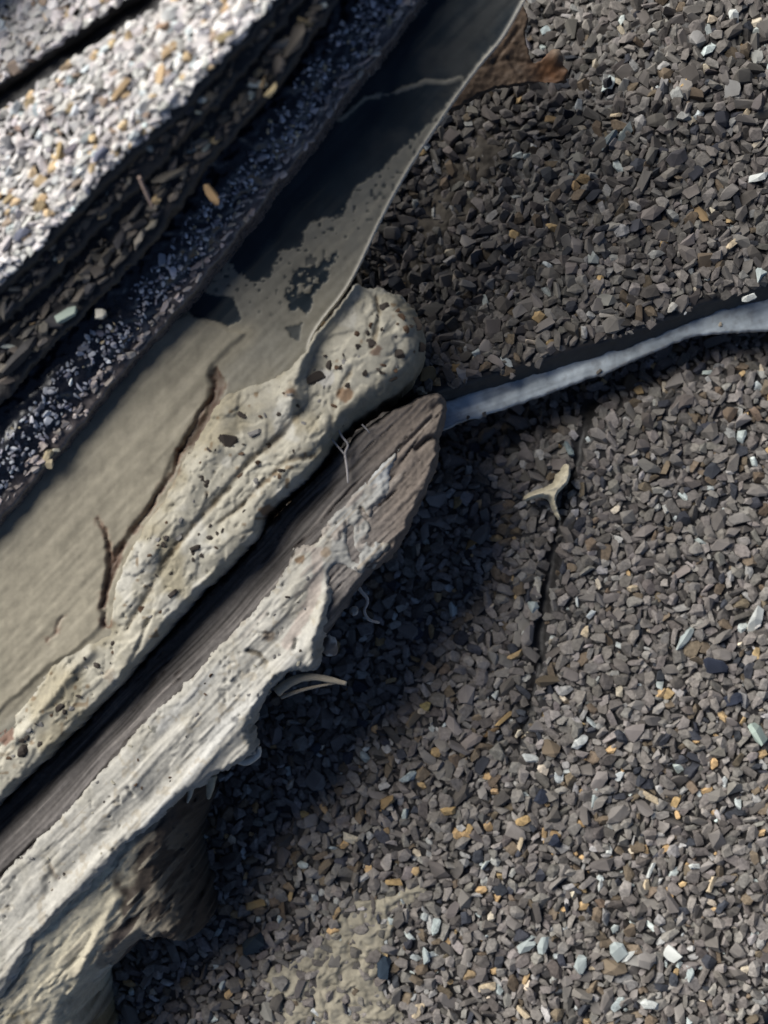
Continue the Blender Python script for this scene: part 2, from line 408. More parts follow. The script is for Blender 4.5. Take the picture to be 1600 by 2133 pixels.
EX_LOW = [(1240, 1660, 15, 1.9, 75, PALE), (1572, 1290, 20, 1.7, 80, WHITE), (1425, 1330, 15, 2.1, 50, PALE), (1580, 1530, 24, 1.3, 100, (0.4, 0.48, 0.42)), (1490, 1388, 24, 1.3, 170, NAVY),
          (1518, 1460, 22, 1.4, 20, NAVY), (1206, 1544, 15, 1.5, 40, WHITE), (1106, 1580, 13, 1.7, 170, WHITE), (1355, 1663, 19, 1.2, 140, CREAM), (1408, 1670, 13, 1.5, 60, TAN),
          (1052, 1497, 15, 1.9, 35, TAN), (1022, 1527, 10, 2.4, 35, (0.2, 0.13, 0.07)), (805, 1672, 24, 1.5, 20, (0.36, 0.25, 0.13)), (628, 1700, 14, 1.3, 10, (0.42, 0.33, 0.16)),
          (532, 1886, 19, 1.35, 10, (0.46, 0.33, 0.16)), (823, 1838, 16, 1.4, 5, TAN), (700, 1903, 13, 1.2, 60, (0.36, 0.26, 0.15)), (1290, 1985, 20, 1.2, 120, PALE), (1100, 1970, 20, 1.4, 40, PALE),
          (1132, 1965, 17, 1.5, 70, PALE), (1210, 2005, 22, 1.2, 80, PALE), (1310, 1995, 16, 1.7, 25, WHITE), (1405, 1990, 20, 1.2, 150, WHITE), (1433, 2032, 18, 1.2, 80, PALE),
          (1355, 2095, 18, 1.3, 160, WHITE), (1290, 2095, 18, 1.2, 50, PALE), (1015, 2060, 16, 1.4, 20, CREAM), (870, 2108, 14, 1.6, 60, CREAM), (1090, 2112, 14, 1.5, 130, CREAM),
          (1240, 2018, 10, 1.3, 20, CREAM), (1350, 1850, 13, 1.4, 100, CREAM), (1483, 1840, 15, 1.5, 60, CREAM), (1252, 1845, 12, 1.4, 80, WHITE), (1270, 1775, 11, 1.7, 85, WHITE),
          (1358, 1812, 11, 2.0, 60, WHITE), (1448, 1806, 12, 1.2, 0, WHITE), (955, 1045, 13, 1.5, 80, (0.36, 0.27, 0.14)), (988, 1128, 15, 1.7, 40, (0.28, 0.18, 0.08)), (1218, 1320, 14, 1.4, 60, CREAM),
          (1090, 1328, 13, 1.3, 110, WHITE), (945, 1270, 15, 1.4, 95, PALE), (1075, 1365, 16, 1.4, 30, (0.42, 0.3, 0.16)), (1120, 1225, 13, 1.8, 80, (0.5, 0.47, 0.4)), (1112, 1262, 15, 1.4, 100, PALE),
          (890, 1472, 14, 1.3, 160, (0.4, 0.32, 0.14)), (850, 1617, 16, 1.4, 10, PALE), (808, 1710, 14, 1.3, 30, NAVY), (1130, 1660, 18, 1.2, 40, NAVY), (1155, 1755, 18, 1.2, 70, NAVY), (530, 1962, 30, 1.2, 40, (0.03, 0.045, 0.06)),
          (800, 2015, 24, 1.1, 80, (0.04, 0.06, 0.085)), (905, 1930, 17, 1.2, 60, PALE), (885, 1995, 19, 1.3, 100, PALE), (1090, 1710, 15, 1.3, 20, TAN), (1085, 1755, 12, 1.6, 80, CREAM), (935, 1690, 16, 1.3, 10, TAN),
          (980, 1725, 13, 1.3, 60, TAN), (1320, 1225, 13, 1.4, 20, CREAM), (1590, 1240, 18, 1.3, 60, (0.3, 0.28, 0.25)), (1320, 945, 12, 1.3, 30, (0.5, 0.46, 0.4)), (1500, 955, 18, 1.2, 20, (0.22, 0.2, 0.18)),
          (1480, 900, 22, 1.3, 40, (0.17, 0.155, 0.14)), (1180, 900, 17, 1.3, 120, (0.14, 0.12, 0.1)), (1420, 840, 22, 1.3, 30, (0.15, 0.13, 0.12)), (1350, 880, 22, 1.3, 150, (0.14, 0.12, 0.105)),
          (1090, 945, 12, 1.1, 20, (0.4, 0.42, 0.4)), (1185, 935, 13, 1.6, 120, (0.25, 0.3, 0.3)), (720, 2118, 14, 1.3, 60, WHITE), (980, 2030, 17, 1.3, 10, (0.33, 0.24, 0.14))]
cover(shingle_low, spots, low_z, 0, PAL_DARK, 21, extra=EX_LOW, tweak=tw_low, gain=0.84)

OFF = 35.0
# ================================================================== STEEL STRIP
STRIP = [(840, 900), (925, 862), (1000, 832), (1100, 788), (1200, 755), (1290, 728), (1400, 688), (1455, 655), (1500, 640), (1600, 626), (1850, 590), (1850, 670), (1600, 690), (1500, 696), (1444, 700),
         (1360, 735), (1300, 762), (1268, 776), (1256, 786), (1244, 783), (1200, 800), (1069, 848), (1010, 866), (1000, 874), (985, 872), (931, 894), (850, 930)]
def strip_z(x, y, s):
    return 26 - 5 * sstep(0, 45, s) + 0.5 * fbm(x/90, y/30, 8, 2)
STRIP_TOP = [(x, y - (34 if 5 <= i <= 10 else 26 if i < 11 else 0)) for i, (x, y) in enumerate(STRIP)]
def strip_c(x, y, s, z):
    a = x * 0.94 - y * 0.34; b = x * 0.34 + y * 0.94
    c = np.tile(np.array((0.35, 0.39, 0.415)), (len(x), 1)) * (1 + 0.22 * fbm(b/5, a/120, 9, 3) + 0.2 * fbm(x/60, y/60, 10, 3))[:, None]
    d = sstep(0.62, 0.8, vn(x/14, y/14, 11) * 0.6 + vn(x/5, y/5, 12) * 0.4); c = lerp3(c, (0.2, 0.2, 0.2), d * 0.35)
    return lerp3(c, (0.16, 0.14, 0.12), sstep(7, 1, s + 5 * fbm(x/12, y/12, 13, 3)) * 0.7)
strip = relief('metal_strip', STRIP_TOP, strip_z, 18, 22, 3, 3, M_METAL, None, strip_c, smoothn=1, jag=2.5, jagf=14)
tag(strip, 'narrow bent galvanised steel strip showing under the shingle edge', 'metal strip')

for (x, y, r, c) in [(1010, 862, 7, (0.14, 0.125, 0.11)), (1248, 775, 8, (0.12, 0.105, 0.09)), (1500, 676, 5, (0.3, 0.26, 0.2)), (975, 870, 5, (0.1, 0.09, 0.08))]:
    V, F = TPL[int(r) + 3]; o = bpy.data.objects.new('grit', tpl_mesh(int(r) + 3)); COL.objects.link(o); o.parent = strip
    o.location = (X(x, 25), Y(y, 25), (27 + OFF) * S); o.scale = (r, r, r * 0.8); o.rotation_euler = (0.2, 0.3, x); o.color = (*c, 1)
# ================================================================== UPPER SHINGLE BESIDE THE FLASHING
UP = [(830, -250), (1850, -250), (1850, 545), (1600, 622), (1475, 650), (1400, 686), (1290, 728), (1200, 754), (1100, 786), (1000, 812), (900, 845), (780, 860), (600, 880), (540, 700), (640, 300)]
def up_z(x, y, s=None):
    return 58 + 6 * fbm(x/260, y/260, 14, 3) - 105 * sstep(430, 40, seg_dist(x, y, FLASHLINE)) * sstep(800, 600, y)
FLASHLINE = [(1180, -250), (1094, 0), (1000, 137), (900, 281), (819, 412), (750, 556)]
shingle_up = empty('asphalt_shingle', 1300, 300, 20, 'dark brown-grey granule shingle above the steel strip, shaded beside the flashing', 'shingle', 'roof shingles')
relief('asphalt_mat', UP, up_z, lambda x, y: (np.minimum(24, up_z(x, y) - 34), np.full(len(x), 24.0)), 50, 6, 24, M_TAR, shingle_up, jag=5, jagf=26, seed=6, prof='lin')
PU = smooth_poly(UP, 2)
def ok_up(x, y):
    n = 26 * fbm(x/34, y/34, 31, 4)
    return (sdf(x, y, PU) + n > 26)
spots = pack(ok_up, (650, -230, 1800, 860), [(15, 19, 260), (10.5, 14.5, 5000), (7.5, 10.5, 16000), (5, 7.5, 18000), (3, 5, 13000)], 8)
SMEAR = [(1010, 190), (930, 260), (880, 340), (830, 450), (790, 560), (850, 620), (930, 560), (1000, 450), (1100, 330), (1120, 220)]
PS = smooth_poly(SMEAR, 2)
def tw_up(x, y, c, r, rng): return c, r
EX_UP = [(1272, 160, 20, 1.2, 60, PALE), (1270, 285, 18, 1.7, 50, (0.2, 0.23, 0.23)), (1310, 268, 18, 1.6, 55, (0.2, 0.23, 0.23)), (1580, 370, 18, 1.3, 20, WHITE), (1585, 570, 18, 1.5, 60, PALE),
         (1250, 582, 12, 1.4, 80, TAN), (1248, 606, 12, 1.3, 20, CREAM), (1524, 510, 14, 1.2, 40, CREAM), (1555, 235, 14, 1.3, 20, CREAM), (1425, 168, 12, 1.3, 60, TAN), (868, 397, 12, 1.2, 90, (0.3, 0.31, 0.29)),
         (1122, 287, 10, 1.5, 110, (0.5, 0.5, 0.48)), (1480, 100, 16, 1.3, 40, PALE), (1532, 40, 18, 1.3, 110, WHITE), (1150, 25, 13, 1.2, 40, (0.26, 0.3, 0.3)), (1265, 655, 14, 1.5, 20, (0.36, 0.33, 0.29)),
         (1215, 690, 12, 1.4, 100, (0.36, 0.35, 0.33)), (1290, 230, 11, 1.4, 10, CREAM), (1440, 400, 19, 1.3, 30, (0.17, 0.15, 0.135)), (1410, 330, 20, 1.2, 40, (0.08, 0.075, 0.08)), (1360, 445, 24, 1.2, 10, (0.16, 0.14, 0.13)),
         (1085, 392, 11, 1.8, 10, (0.34, 0.35, 0.33)), (975, 583, 17, 1.4, 160, (0.2, 0.19, 0.18)), (1560, 620, 14, 1.2, 10, WHITE), (1400, 640, 12, 1.3, 50, (0.4, 0.38, 0.34))]
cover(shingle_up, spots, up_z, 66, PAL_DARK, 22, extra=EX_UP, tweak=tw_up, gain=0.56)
# earth and bitumen beside the flashing, toned darker to add to the shade
def smear_z(x, y, s):
    return up_z(x, y) + 2 + 9 * sstep(0, 70, s) + 8 * fbm(x/26, y/26, 17, 4) - 3
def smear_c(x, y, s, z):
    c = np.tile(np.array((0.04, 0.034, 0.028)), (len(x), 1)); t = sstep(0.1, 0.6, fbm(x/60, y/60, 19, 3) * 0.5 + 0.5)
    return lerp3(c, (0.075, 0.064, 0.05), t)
sm = relief('dirt_shade_smear', SMEAR, smear_z, lambda x, y: (up_z(x, y) - 6, np.full(len(x), 40.0)), 68, 4, 40, M_SEAL, None, smear_c, jag=16, jagf=40, seed=9)
tag(sm, 'dark earthy smear with painted shade, caked over granules alongside the flashing edge', 'dirt', kind='stuff')

OFF = 195.0
# ================================================================== FLASHING (teal metal under a pale sealant film)
RIGHT = [(1180, -140), (1094, 0), (1050, 81), (1000, 137), (950, 206), (900, 281), (862, 337), (819, 412), (781, 487), (750, 556), (719, 612), (662, 681), (640, 730)]
FL = RIGHT + [(660, 800), (560, 950), (420, 1120), (300, 1270), (160, 1440), (0, 1600), (-250, 1860), (-250, 1150), (0, 900), (140, 760), (350, 520), (600, 170), (720, -20), (820, -160)]
CRK = [(446, 790), (442, 822), (402, 890), (375, 938), (362, 985), (330, 1035), (300, 1075), (268, 1120), (240, 1170), (222, 1225), (213, 1268), (222, 1303)]
CRK2 = [(205, 1085), (222, 1100), (233, 1145), (232, 1185)]
CRK3 = [(375, 938), (400, 932), (425, 915)]
CRK4 = [(133, 1283), (118, 1315), (98, 1335)]
TEAL = [(880, -60), (1120, -120), (1094, 0), (1040, 90), (1000, 130), (950, 190), (900, 250), (869, 281), (831, 319), (787, 356), (735, 398), (712, 450), (655, 465), (635, 478), (625, 510), (582, 525), (565, 575), (530, 590), (500, 570), (472, 535), (400, 480), (700, 60)]
PA = [(405, 590), (439, 613), (487, 619), (505, 666), (475, 680), (439, 666), (404, 662), (385, 640)]
PB = [(600, 605), (629, 562), (660, 555), (697, 534), (677, 577), (650, 610), (641, 642), (606, 640)]
PC = [(596, 682), (630, 672), (622, 708), (604, 700)]
PE = [(690, 250), (712, 247), (760, 205), (830, 190), (887, 169), (930, 172), (965, 160)]
LINE2 = [(900, 140), (860, 185), (790, 215), (740, 240)]
# the smooth thick film at the lower side ends in a torn lip along this line
THICK = [(372, 640), (440, 672), (500, 690), (520, 692), (470, 738), (436, 775), (446, 815), (402, 890), (375, 938), (330, 1035), (268, 1120), (225, 1225), (222, 1320), (60, 1420), (-250, 1750), (-250, 1150), (0, 900)]
THS = smooth_poly(THICK, 1)
def diag(x, y): return x * 0.69 - y * 0.72, x * 0.72 + y * 0.69     # along, across
def teal_mask(x, y):
    n = 9 * fbm(x/22, y/22, 40, 4, 0.65) + 5 * fbm(x/7, y/7, 41, 2)
    t = sstep(-3, 3, sdf(x, y, TEAL) + n)
    a = sstep(-2, 2, sdf(x, y, PA) + n * 0.4)
    b = sstep(-2, 2, sdf(x, y, PB) + n * 1.0 + 5) * sstep(0.30, 0.42, vn(x/11, y/11, 44) * 0.6 + vn(x/5, y/5, 45) * 0.4)
    c = sstep(-2, 2, sdf(x, y, PC) + n * 0.5)
    spk = sstep(0.80, 0.86, vn(x/9, y/9, 46)) * sstep(-120, -10, sdf(x, y, TEAL)) * 0.8
    t = np.maximum.reduce([t, a, b, c * 0.8, spk])
    t = t * (1 - sstep(7, 2, seg_dist(x, y, PE) + 5 * fbm(x/14, y/14, 47, 3)) * 0.7 * sstep(0.35, 0.5, vn(x/30, y/30, 48)))
    t = t * (1 - 0.85 * sstep(4.5, 1.5, seg_dist(x, y, PE) + 4 * fbm(x/12, y/12, 57, 2)))
    return t
def rise(y): return 150 * sstep(760, -80, y)
def flash_z(x, y, s):
    a, b = diag(x, y)
    z = 112 + rise(y) + 10 * sstep(700, 1500, y) + 2.0 * fbm(b/30, a/300, 51, 3)
    tm = teal_mask(x, y)
    z = z + 2.2 * (1 - tm) + 1.2 * fbm(x/25, y/25, 52, 3) * (1 - tm)
    th = sdf(x, y, THS) + 4 * fbm(x/20, y/20, 53, 3)
    z = z + 5 * sstep(-2, 10, th) - 1 * sstep(12, 90, th)
    for L, w, d in ((CRK, 2.6, 6), (CRK2, 2.4, 5), (CRK3, 2.4, 5), (CRK4, 2, 3)):
        dd = seg_dist(x + 7 * fbm(x/22, y/22, 154, 4, 0.6), y + 7 * fbm(x/22, y/22, 158, 4, 0.6), L)
        z = z - d * np.exp(-np.maximum(dd, 0)**2 / (2*w*w)) * (0.5 + 0.9 * vn(x/32, y/32, 55))
    # rolled rim of sealant along the lower part of the free edge
    z = z + 7 * np.exp(-np.maximum(s - 1, 0)**2 / 10)
    z = z - 6 * sstep(-3, 5, np.maximum(sdf(x, y, WEDGE), sdf(x, y, WEDGE2)) + 4 * fbm(x/12, y/12, 56, 3))
    return z
WEDGE = [(222, 1098), (234, 1150), (262, 1122), (252, 1170), (228, 1228), (222, 1266), (210, 1266), (224, 1190)]
WEDGE2 = [(428, 860), (446, 806), (434, 782), (452, 764), (474, 800), (452, 850), (414, 920), (372, 944), (380, 925)]
def flash_c(x, y, s, z):
    a, b = diag(x, y)
    n = fbm(b/14, a/260, 61, 4); m = fbm(x/80, y/80, 62, 4)
    c = np.tile(np.array((0.30, 0.272, 0.205)), (len(x), 1)) * (1 + 0.14*n + 0.16*m)[:, None]
    c = lerp3(c, (0.19, 0.188, 0.165), sstep(0, 40, -sdf(x, y, THS)) * 0.75 * (0.75 + 0.35*m))
    c = lerp3(c, (0.38, 0.355, 0.28), 0.9 * np.exp(-s*s/30) * sstep(260, 400, y))
    c = c * np.array((0.74, 0.735, 0.73))
    tm = teal_mask(x, y)
    tn = fbm(x/60, y/60, 63, 4)
    tc = np.tile(np.array((0.009, 0.016, 0.022)), (len(x), 1)) * (1 + 0.3*tn)[:, None]
    tc = lerp3(tc, (0.055, 0.053, 0.046), sstep(200, 60, seg_dist(x, y, RIGHT)) * sstep(0.35, 0.75, 0.5 + 0.6*tn) * sstep(420, 200, y) * 0.5)
    c = c * (1 - tm)[:, None] + tc * tm[:, None]
    c = lerp3(c, (0.46, 0.44, 0.39), 0.95 * np.exp(-s*s/30) * sstep(seg_dist(x, y, RIGHT)*0 + 30, 10, seg_dist(x, y, RIGHT)))  # pale rim paints the light caught along the free edge
    for L, w in ((CRK, 6), (CRK2, 5), (CRK3, 5), (CRK4, 3)):
        dd = seg_dist(x + 7 * fbm(x/22, y/22, 154, 4, 0.6), y + 7 * fbm(x/22, y/22, 158, 4, 0.6), L) + 7 * fbm(x/9, y/9, 64, 3)
        t = sstep(w + 7, w - 9, dd) * (0.25 + 0.9 * vn(x/22, y/22, 65))
        c = lerp3(c, (0.11, 0.058, 0.038), np.clip(t, 0, 1))
    w = sstep(-5, 4, np.maximum(sdf(x, y, WEDGE), sdf(x, y, WEDGE2)) + 7 * fbm(x/12, y/12, 66, 4))
    c = lerp3(c, (0.085, 0.05, 0.034), w * (0.6 + 0.4 * vn(x/9, y/9, 67)))
    return c
flash = empty('metal_flashing', 700, 500, 100, 'teal metal flashing coated with peeling beige sealant, tucked under the thick shingle edge', 'flashing')
relief('flashing_sheet', FL, flash_z, lambda x, y: (110 + rise(y), np.full(len(x), 3.0)), lambda x, y: 114 + rise(y), 3, 3, M_FLASH, flash, flash_c, smoothn=2)

# ================================================================== SEALANT BEAD with the rounded end
BEAD = [(738, 592), (762, 586), (800, 588), (842, 606), (878, 650), (894, 706), (886, 752), (852, 798), (790, 842), (722, 888), (694, 916), (680, 955), (642, 990), (600, 1030), (556, 1062), (542, 1082), (548, 1104), (512, 1146),
        (420, 1232), (355, 1302), (300, 1366), (240, 1436), (180, 1498), (120, 1556), (60, 1616), (0, 1672), (-250, 1910), (-250, 1790), (0, 1520), (55, 1420), (110, 1345), (175, 1318), (222, 1312), (226, 1262), (246, 1190), (280, 1125), (316, 1070),
        (350, 1020), (384, 950), (424, 890), (452, 830), (505, 806), (560, 790), (606, 762), (640, 726), (664, 684), (704, 640)]
ROPE = [(752, 556), (738, 588), (716, 618), (690, 650), (664, 680), (646, 715), (632, 745), (622, 775), (606, 800), (612, 835)]
CREASE = [(606, 800), (628, 858), (588, 906), (520, 962), (470, 1022), (405, 1092), (345, 1166), (300, 1250), (262, 1310)]
CREASE2 = [(735, 770), (700, 830), (690, 880), (690, 916)]
CREASE3 = [(784, 618), (790, 650), (787, 690), (776, 728)]
CREASE4 = [(310, 1290), (290, 1340), (272, 1380)]
CREASE5 = [(655, 950), (600, 960), (545, 1010), (500, 1058), (455, 1090)]
FOLD = [(470, 830), (440, 930), (380, 1030), (310, 1130), (262, 1210), (236, 1280)]
FOLD2 = [(700, 860), (660, 900), (620, 960), (560, 1010), (520, 1080), (440, 1160)]
FOLD3 = [(185, 1360), (150, 1400), (110, 1450), (70, 1500), (30, 1545)]
BLEFT = [(-250, 1790), (0, 1520), (55, 1420), (110, 1345), (175, 1318), (222, 1312), (226, 1262), (246, 1190), (280, 1125), (316, 1070), (350, 1020), (384, 950), (424, 890), (452, 830), (505, 806), (560, 790), (606, 762), (640, 726), (664, 684), (704, 640), (738, 592)]
BRIGHT = BEAD[1:27]
def bead_base(x, y):
    w = sstep(-24, 24, seg_dist(x, y, BRIGHT) - seg_dist(x, y, BLEFT))
    e = 16 + 30 * sstep(650, 760, x)
    return 60 + 52 * w, e * (1 - w) + 8 * w
def bead_z(x, y, s):
    a, b = diag(x, y)
    low = sstep(1150, 1420, y); dL = seg_dist(x, y, BLEFT)
    z = 136 + 7 * fbm(x/120, y/120, 70, 3) - 6 * low - 12 * sstep(60, 0, dL) * sstep(700, 640, x)
    z = z + 20 * blob(x, y, 790, 690, 80) + 8 * blob(x, y, 720, 740, 40) + 8 * blob(x, y, 640, 890, 45) + 4 * blob(x, y, 560, 860, 45)
    z = z + 7 * line_gauss(x, y, FOLD, 20) + 8 * line_gauss(x, y, FOLD2, 18) + 9 * line_gauss(x, y, FOLD3, 8) + 30 * line_gauss(x, y, ROPE, 12)
    w = 5 * fbm(x/20, y/20, 71, 3)
    for L, sg, d in ((CREASE, 5, 9), (CREASE2, 4, 6), (CREASE3, 3, 11), (CREASE4, 3, 7), (CREASE5, 4, 6)):
        dd = np.maximum(seg_dist(x, y, L) + w, 0); z = z - d * np.exp(-dd*dd/(2*sg*sg)) * (0.6 + 0.6 * vn(x/40, y/40, 72))
    z = z - 16 * blob(x, y, 676, 770, 22)
    wx = x + 14 * fbm(x/45, y/45, 73, 2); wy = y + 14 * fbm(x/45, y/45, 74, 2)
    z = z + 3 * (ridged(wx/80, wy/80, 75, 3) - 0.6) + 0.6 * fbm(x/9, y/9, 76, 3)
    # torn skin: a step where a layer has peeled
    z = z + 3 * sstep(-0.03, 0.03, fbm(x/90, y/90, 77, 3, 0.5)) + 2.5 * sstep(-0.015, 0.015, fbm(a/120 + 9, b/44, 78, 4, 0.5)) + 2 * sstep(-0.015, 0.015, fbm(a/80 + 30, b/30, 92, 4, 0.5))
    pit = sstep(0.84, 0.93, vn(x/8, y/8, 79)) * sstep(0.35, 0.6, vn(x/70, y/70, 80)); z = z - 3 * pit
    return z
def bead_c(x, y, s, z):
    m = fbm(x/70, y/70, 81, 4); n = fbm(x/18, y/18, 82, 4)
    c = np.tile(np.array((0.325, 0.305, 0.245)), (len(x), 1)) * (1 + 0.16*m + 0.13*n)[:, None]
    t = sstep(0.15, 0.5, fbm(x/110 + 4, y/110, 83, 4)); c = lerp3(c, (0.24, 0.21, 0.14), t * 0.75)
    c = lerp3(c, (0.39, 0.38, 0.34), sstep(0.2, 0.5, fbm(x/60, y/60 + 8, 84, 3)) * 0.6)
    c = lerp3(c, (0.19, 0.165, 0.105), sstep(55, 10, s) * sstep(640, 720, x) * sstep(590, 650, y) * 0.6)
    for L, sg in ((CREASE, 9), (CREASE5, 8), (CREASE2, 6), (CREASE3, 5)):
        dd = seg_dist(x, y, L) + 8 * fbm(x/16, y/16, 85, 3) + 3
        c = lerp3(c, (0.15, 0.11, 0.06), sstep(sg + 4, 0, dd) * (0.35 + 0.5 * vn(x/30, y/30, 86)))
    dd = seg_dist(x, y, CRK) + 8 * fbm(x/14, y/14, 87, 3)
    c = lerp3(c, (0.10, 0.05, 0.03), sstep(15, 2, dd) * 0.85)
    # small rusty blots
    bl = sstep(0.86, 0.92, vn(x/13, y/13, 88)) * sstep(0.45, 0.65, vn(x/90, y/90, 89)); c = lerp3(c, (0.16, 0.11, 0.06), bl * 0.8)
    c = c * np.array((0.85, 0.85, 0.86))
    for (bx, by, br, cc) in ((718, 822, 15, (0.13, 0.075, 0.04)), (555, 1066, 14, (0.14, 0.08, 0.04)), (676, 786, 20, (0.3, 0.29, 0.27)), (784, 735, 12, (0.10, 0.06, 0.04)), (606, 820, 9, (0.13, 0.08, 0.05)), (225, 1408, 13, (0.2, 0.17, 0.13)), (5, 1530, 22, (0.09, 0.04, 0.025))):
        t = sstep(br + 3, br - 3, np.hypot(x - bx, y - by) + 7 * fbm(x/9, y/9, 90, 3)); c = lerp3(c, cc, t * 0.85)
    return c
bead = empty('sealant_bead', 480, 1100, 60, 'thick lumpy beige sealant bead with rounded end and dark specks, along the flashing', 'sealant')
relief('bead_body', BEAD, bead_z, bead_base, 140, 3, 46, M_SEAL, bead, bead_c, foot=60, jag=6, jagf=20, seed=12)
def tpl_grit(me={}):
    for k in range(5):
        if k not in me:
            V, F = TPL[k + 10]; m = bpy.data.meshes.new('grit'); m.from_pydata((V * S).tolist(), [], F.tolist())
            a = m.color_attributes.new('Col', 'FLOAT_COLOR', 'POINT'); a.data.foreach_set('color', np.ones(len(V)*4, np.float32))
            m.materials.append(M_GRIT); me[k] = m
    return me
GR = tpl_grit()
def grit(parent, x, y, r, c, zfun, poly, zref, edge, zbase, e=1.2):
    s = max(float(sdf(np.array([x]), np.array([y]), poly)[0]), 0)
    zt = float(zfun(np.array([x], float), np.array([y], float), np.array([s]))[0]); t = min(s/edge, 1); z = zbase + (zt - zbase) * math.sqrt(max(0, 1 - (1-t)**2))
    o = bpy.data.objects.new('grit', GR[random.randrange(5)]); COL.objects.link(o); o.parent = parent; o.matrix_parent_inverse = Matrix.Translation(-parent.location)
    k = K(zref) * S
    o.location = ((x - 800)*k, (1066.5 - y)*k, (z + r*0.12 + OFF)*S); o.rotation_euler = (random.uniform(-.3, .3), random.uniform(-.3, .3), random.uniform(0, 6.3))
    o.scale = (r*e, r, r*0.55); o.color = (*c, 1)
BP = smooth_poly(BEAD, 2)
DK = (0.028, 0.022, 0.018); BR = (0.06, 0.035, 0.02); GY = (0.13, 0.125, 0.12)
for x, y, r, c in [(472, 919, 15, DK), (505, 865, 7, DK), (531, 901, 10, GY), (318, 1123, 8, DK), (407, 1141, 8, DK), (472, 1152, 9, DK), (359, 1236, 8, DK), (293, 1269, 6, BR), (692, 696, 9, DK), (831, 743, 12, DK), (656, 788, 13, DK),
                   (546, 1040, 9, DK), (588, 981, 6, DK), (772, 717, 8, DK), (837, 666, 7, BR), (802, 640, 8, DK), (868, 672, 11, DK), (876, 722, 9, DK), (689, 758, 8, DK), (128, 1475, 9, DK), (50, 1565, 10, DK), (14, 1618, 8, DK), (80, 1548, 6, DK),
                   (200, 1342, 7, DK), (620, 845, 5, DK), (745, 700, 5, BR), (760, 780, 5, DK), (705, 660, 6, GY), (845, 690, 6, BR), (820, 790, 6, DK), (560, 930, 4, BR), (430, 1010, 5, DK), (372, 1120, 5, GY), (345, 1090, 4, BR), (500, 990, 5, BR)]:
    grit(bead, x, y, r * 1.2, c, bead_z, BP, 140, 46, 60)
n = 0
while n < 130:
    x = random.uniform(0, 890); y = random.uniform(600, 1660)
    if float(sdf(np.array([x]), np.array([y]), BP)[0]) > 14:
        grit(bead, x, y, random.uniform(2.4, 6.4), random.choice([DK, DK, BR, GY]), bead_z, BP, 140, 46, 60); n += 1

# ================================================================== WEATHERED WOOD with torn sealant coat
BOARD = [(912, 806), (934, 820), (932, 878), (917, 917), (926, 936), (908, 992), (880, 1054), (852, 1115), (818, 1166), (764, 1206), (720, 1270), (650, 1370), (560, 1440), (500, 1540), (400, 1640), (300, 1735), (180, 1850), (60, 1970), (-250, 2280),
         (-250, 1890), (0, 1665), (120, 1550), (240, 1430), (355, 1300), (440, 1215), (520, 1140), (560, 1075), (640, 1000), (700, 935), (760, 880), (850, 827)]
def fib(x, y, s0):
    a, b = diag(x, y); bb = b + 10 * fbm(a/160, b/60, s0 + 5, 2)
    return 0.6 * fbm(bb/9, a/240, s0, 3) + 0.7 * fbm(bb/4.2, a/150, s0 + 7, 2), fbm(bb/34, a/380, s0 + 1, 3), ridged(bb/14, a/300, s0 + 2, 3)
BTOP = [(-250, 1890), (0, 1665), (120, 1550), (240, 1430), (355, 1300), (440, 1215), (520, 1140), (560, 1075), (640, 1000), (700, 935)]
def board_z(x, y, s):
    f1, f2, r1 = fib(x, y, 100)
    a, b = diag(x, y)
    z = 96 + 3*f1 + 4*f2 - 7 * sstep(0.84, 0.95, r1) + 1.2 * fbm(x/6, y/6, 108, 2)
    z = z - 46 * sstep(105, 5, seg_dist(x, y, BTOP)) * sstep(780, 600, x)
    # end-grain splits at the tip
    z = z - 16 * line_gauss(x, y, [(930, 905), (890, 915), (868, 935)], 4) - 10 * line_gauss(x, y, [(930, 830), (905, 850)], 5) - 8 * line_gauss(x, y, [(900, 870), (840, 930), (790, 985)], 3)
    return z
def board_c(x, y, s, z):
    f1, f2, r1 = fib(x, y, 100)
    c = np.tile(np.array((0.10, 0.091, 0.085)), (len(x), 1)) * (1 + 0.75*f1 + 0.4*f2)[:, None]
    c = lerp3(c, (0.15, 0.122, 0.10), sstep(700, 860, x) * 0.7)
    c = lerp3(c, (0.05, 0.04, 0.035), sstep(0.80, 0.95, r1) * 0.7)
    c = lerp3(c, (0.24, 0.215, 0.19), sstep(0.35, 0.7, f1) * 0.6)
    return c
wood = empty('wood_strip', 400, 1450, -40, 'splintered grey wood strip coated with torn off-white sealant, its tip touching the steel strip', 'wood strip')
relief('wood_body', BOARD, board_z, -52, 90, 3, 18, M_WOOD, wood, board_c, foot=-52, jag=7, jagf=22, seed=15)
COAT = [(0, 1815), (50, 1766), (100, 1715), (150, 1660), (200, 1605), (240, 1560), (280, 1515), (340, 1455), (400, 1396), (450, 1340), (500, 1290), (563, 1217), (590, 1170), (604, 1140), (630, 1128), (655, 1120), (668, 1090), (700, 1050), (748, 1000),
        (784, 956), (806, 946), (838, 916), (852, 906), (845, 928), (831, 967), (820, 997), (822, 1026), (808, 1050), (796, 1076), (790, 1098), (790, 1122), (812, 1116), (828, 1128), (822, 1150), (800, 1168), (768, 1198), (742, 1206), (716, 1190), (694, 1186), (700, 1230),
        (694, 1280), (676, 1318), (668, 1386), (650, 1408), (610, 1402), (585, 1418), (560, 1446), (534, 1496), (522, 1528), (538, 1562), (520, 1586), (482, 1608), (448, 1622), (420, 1650), (398, 1652), (362, 1686), (312, 1738), (270, 1760), (248, 1792),
        (186, 1856), (116, 1916), (66, 1978), (30, 2050), (0, 2096), (-250, 2330), (-250, 2060)]
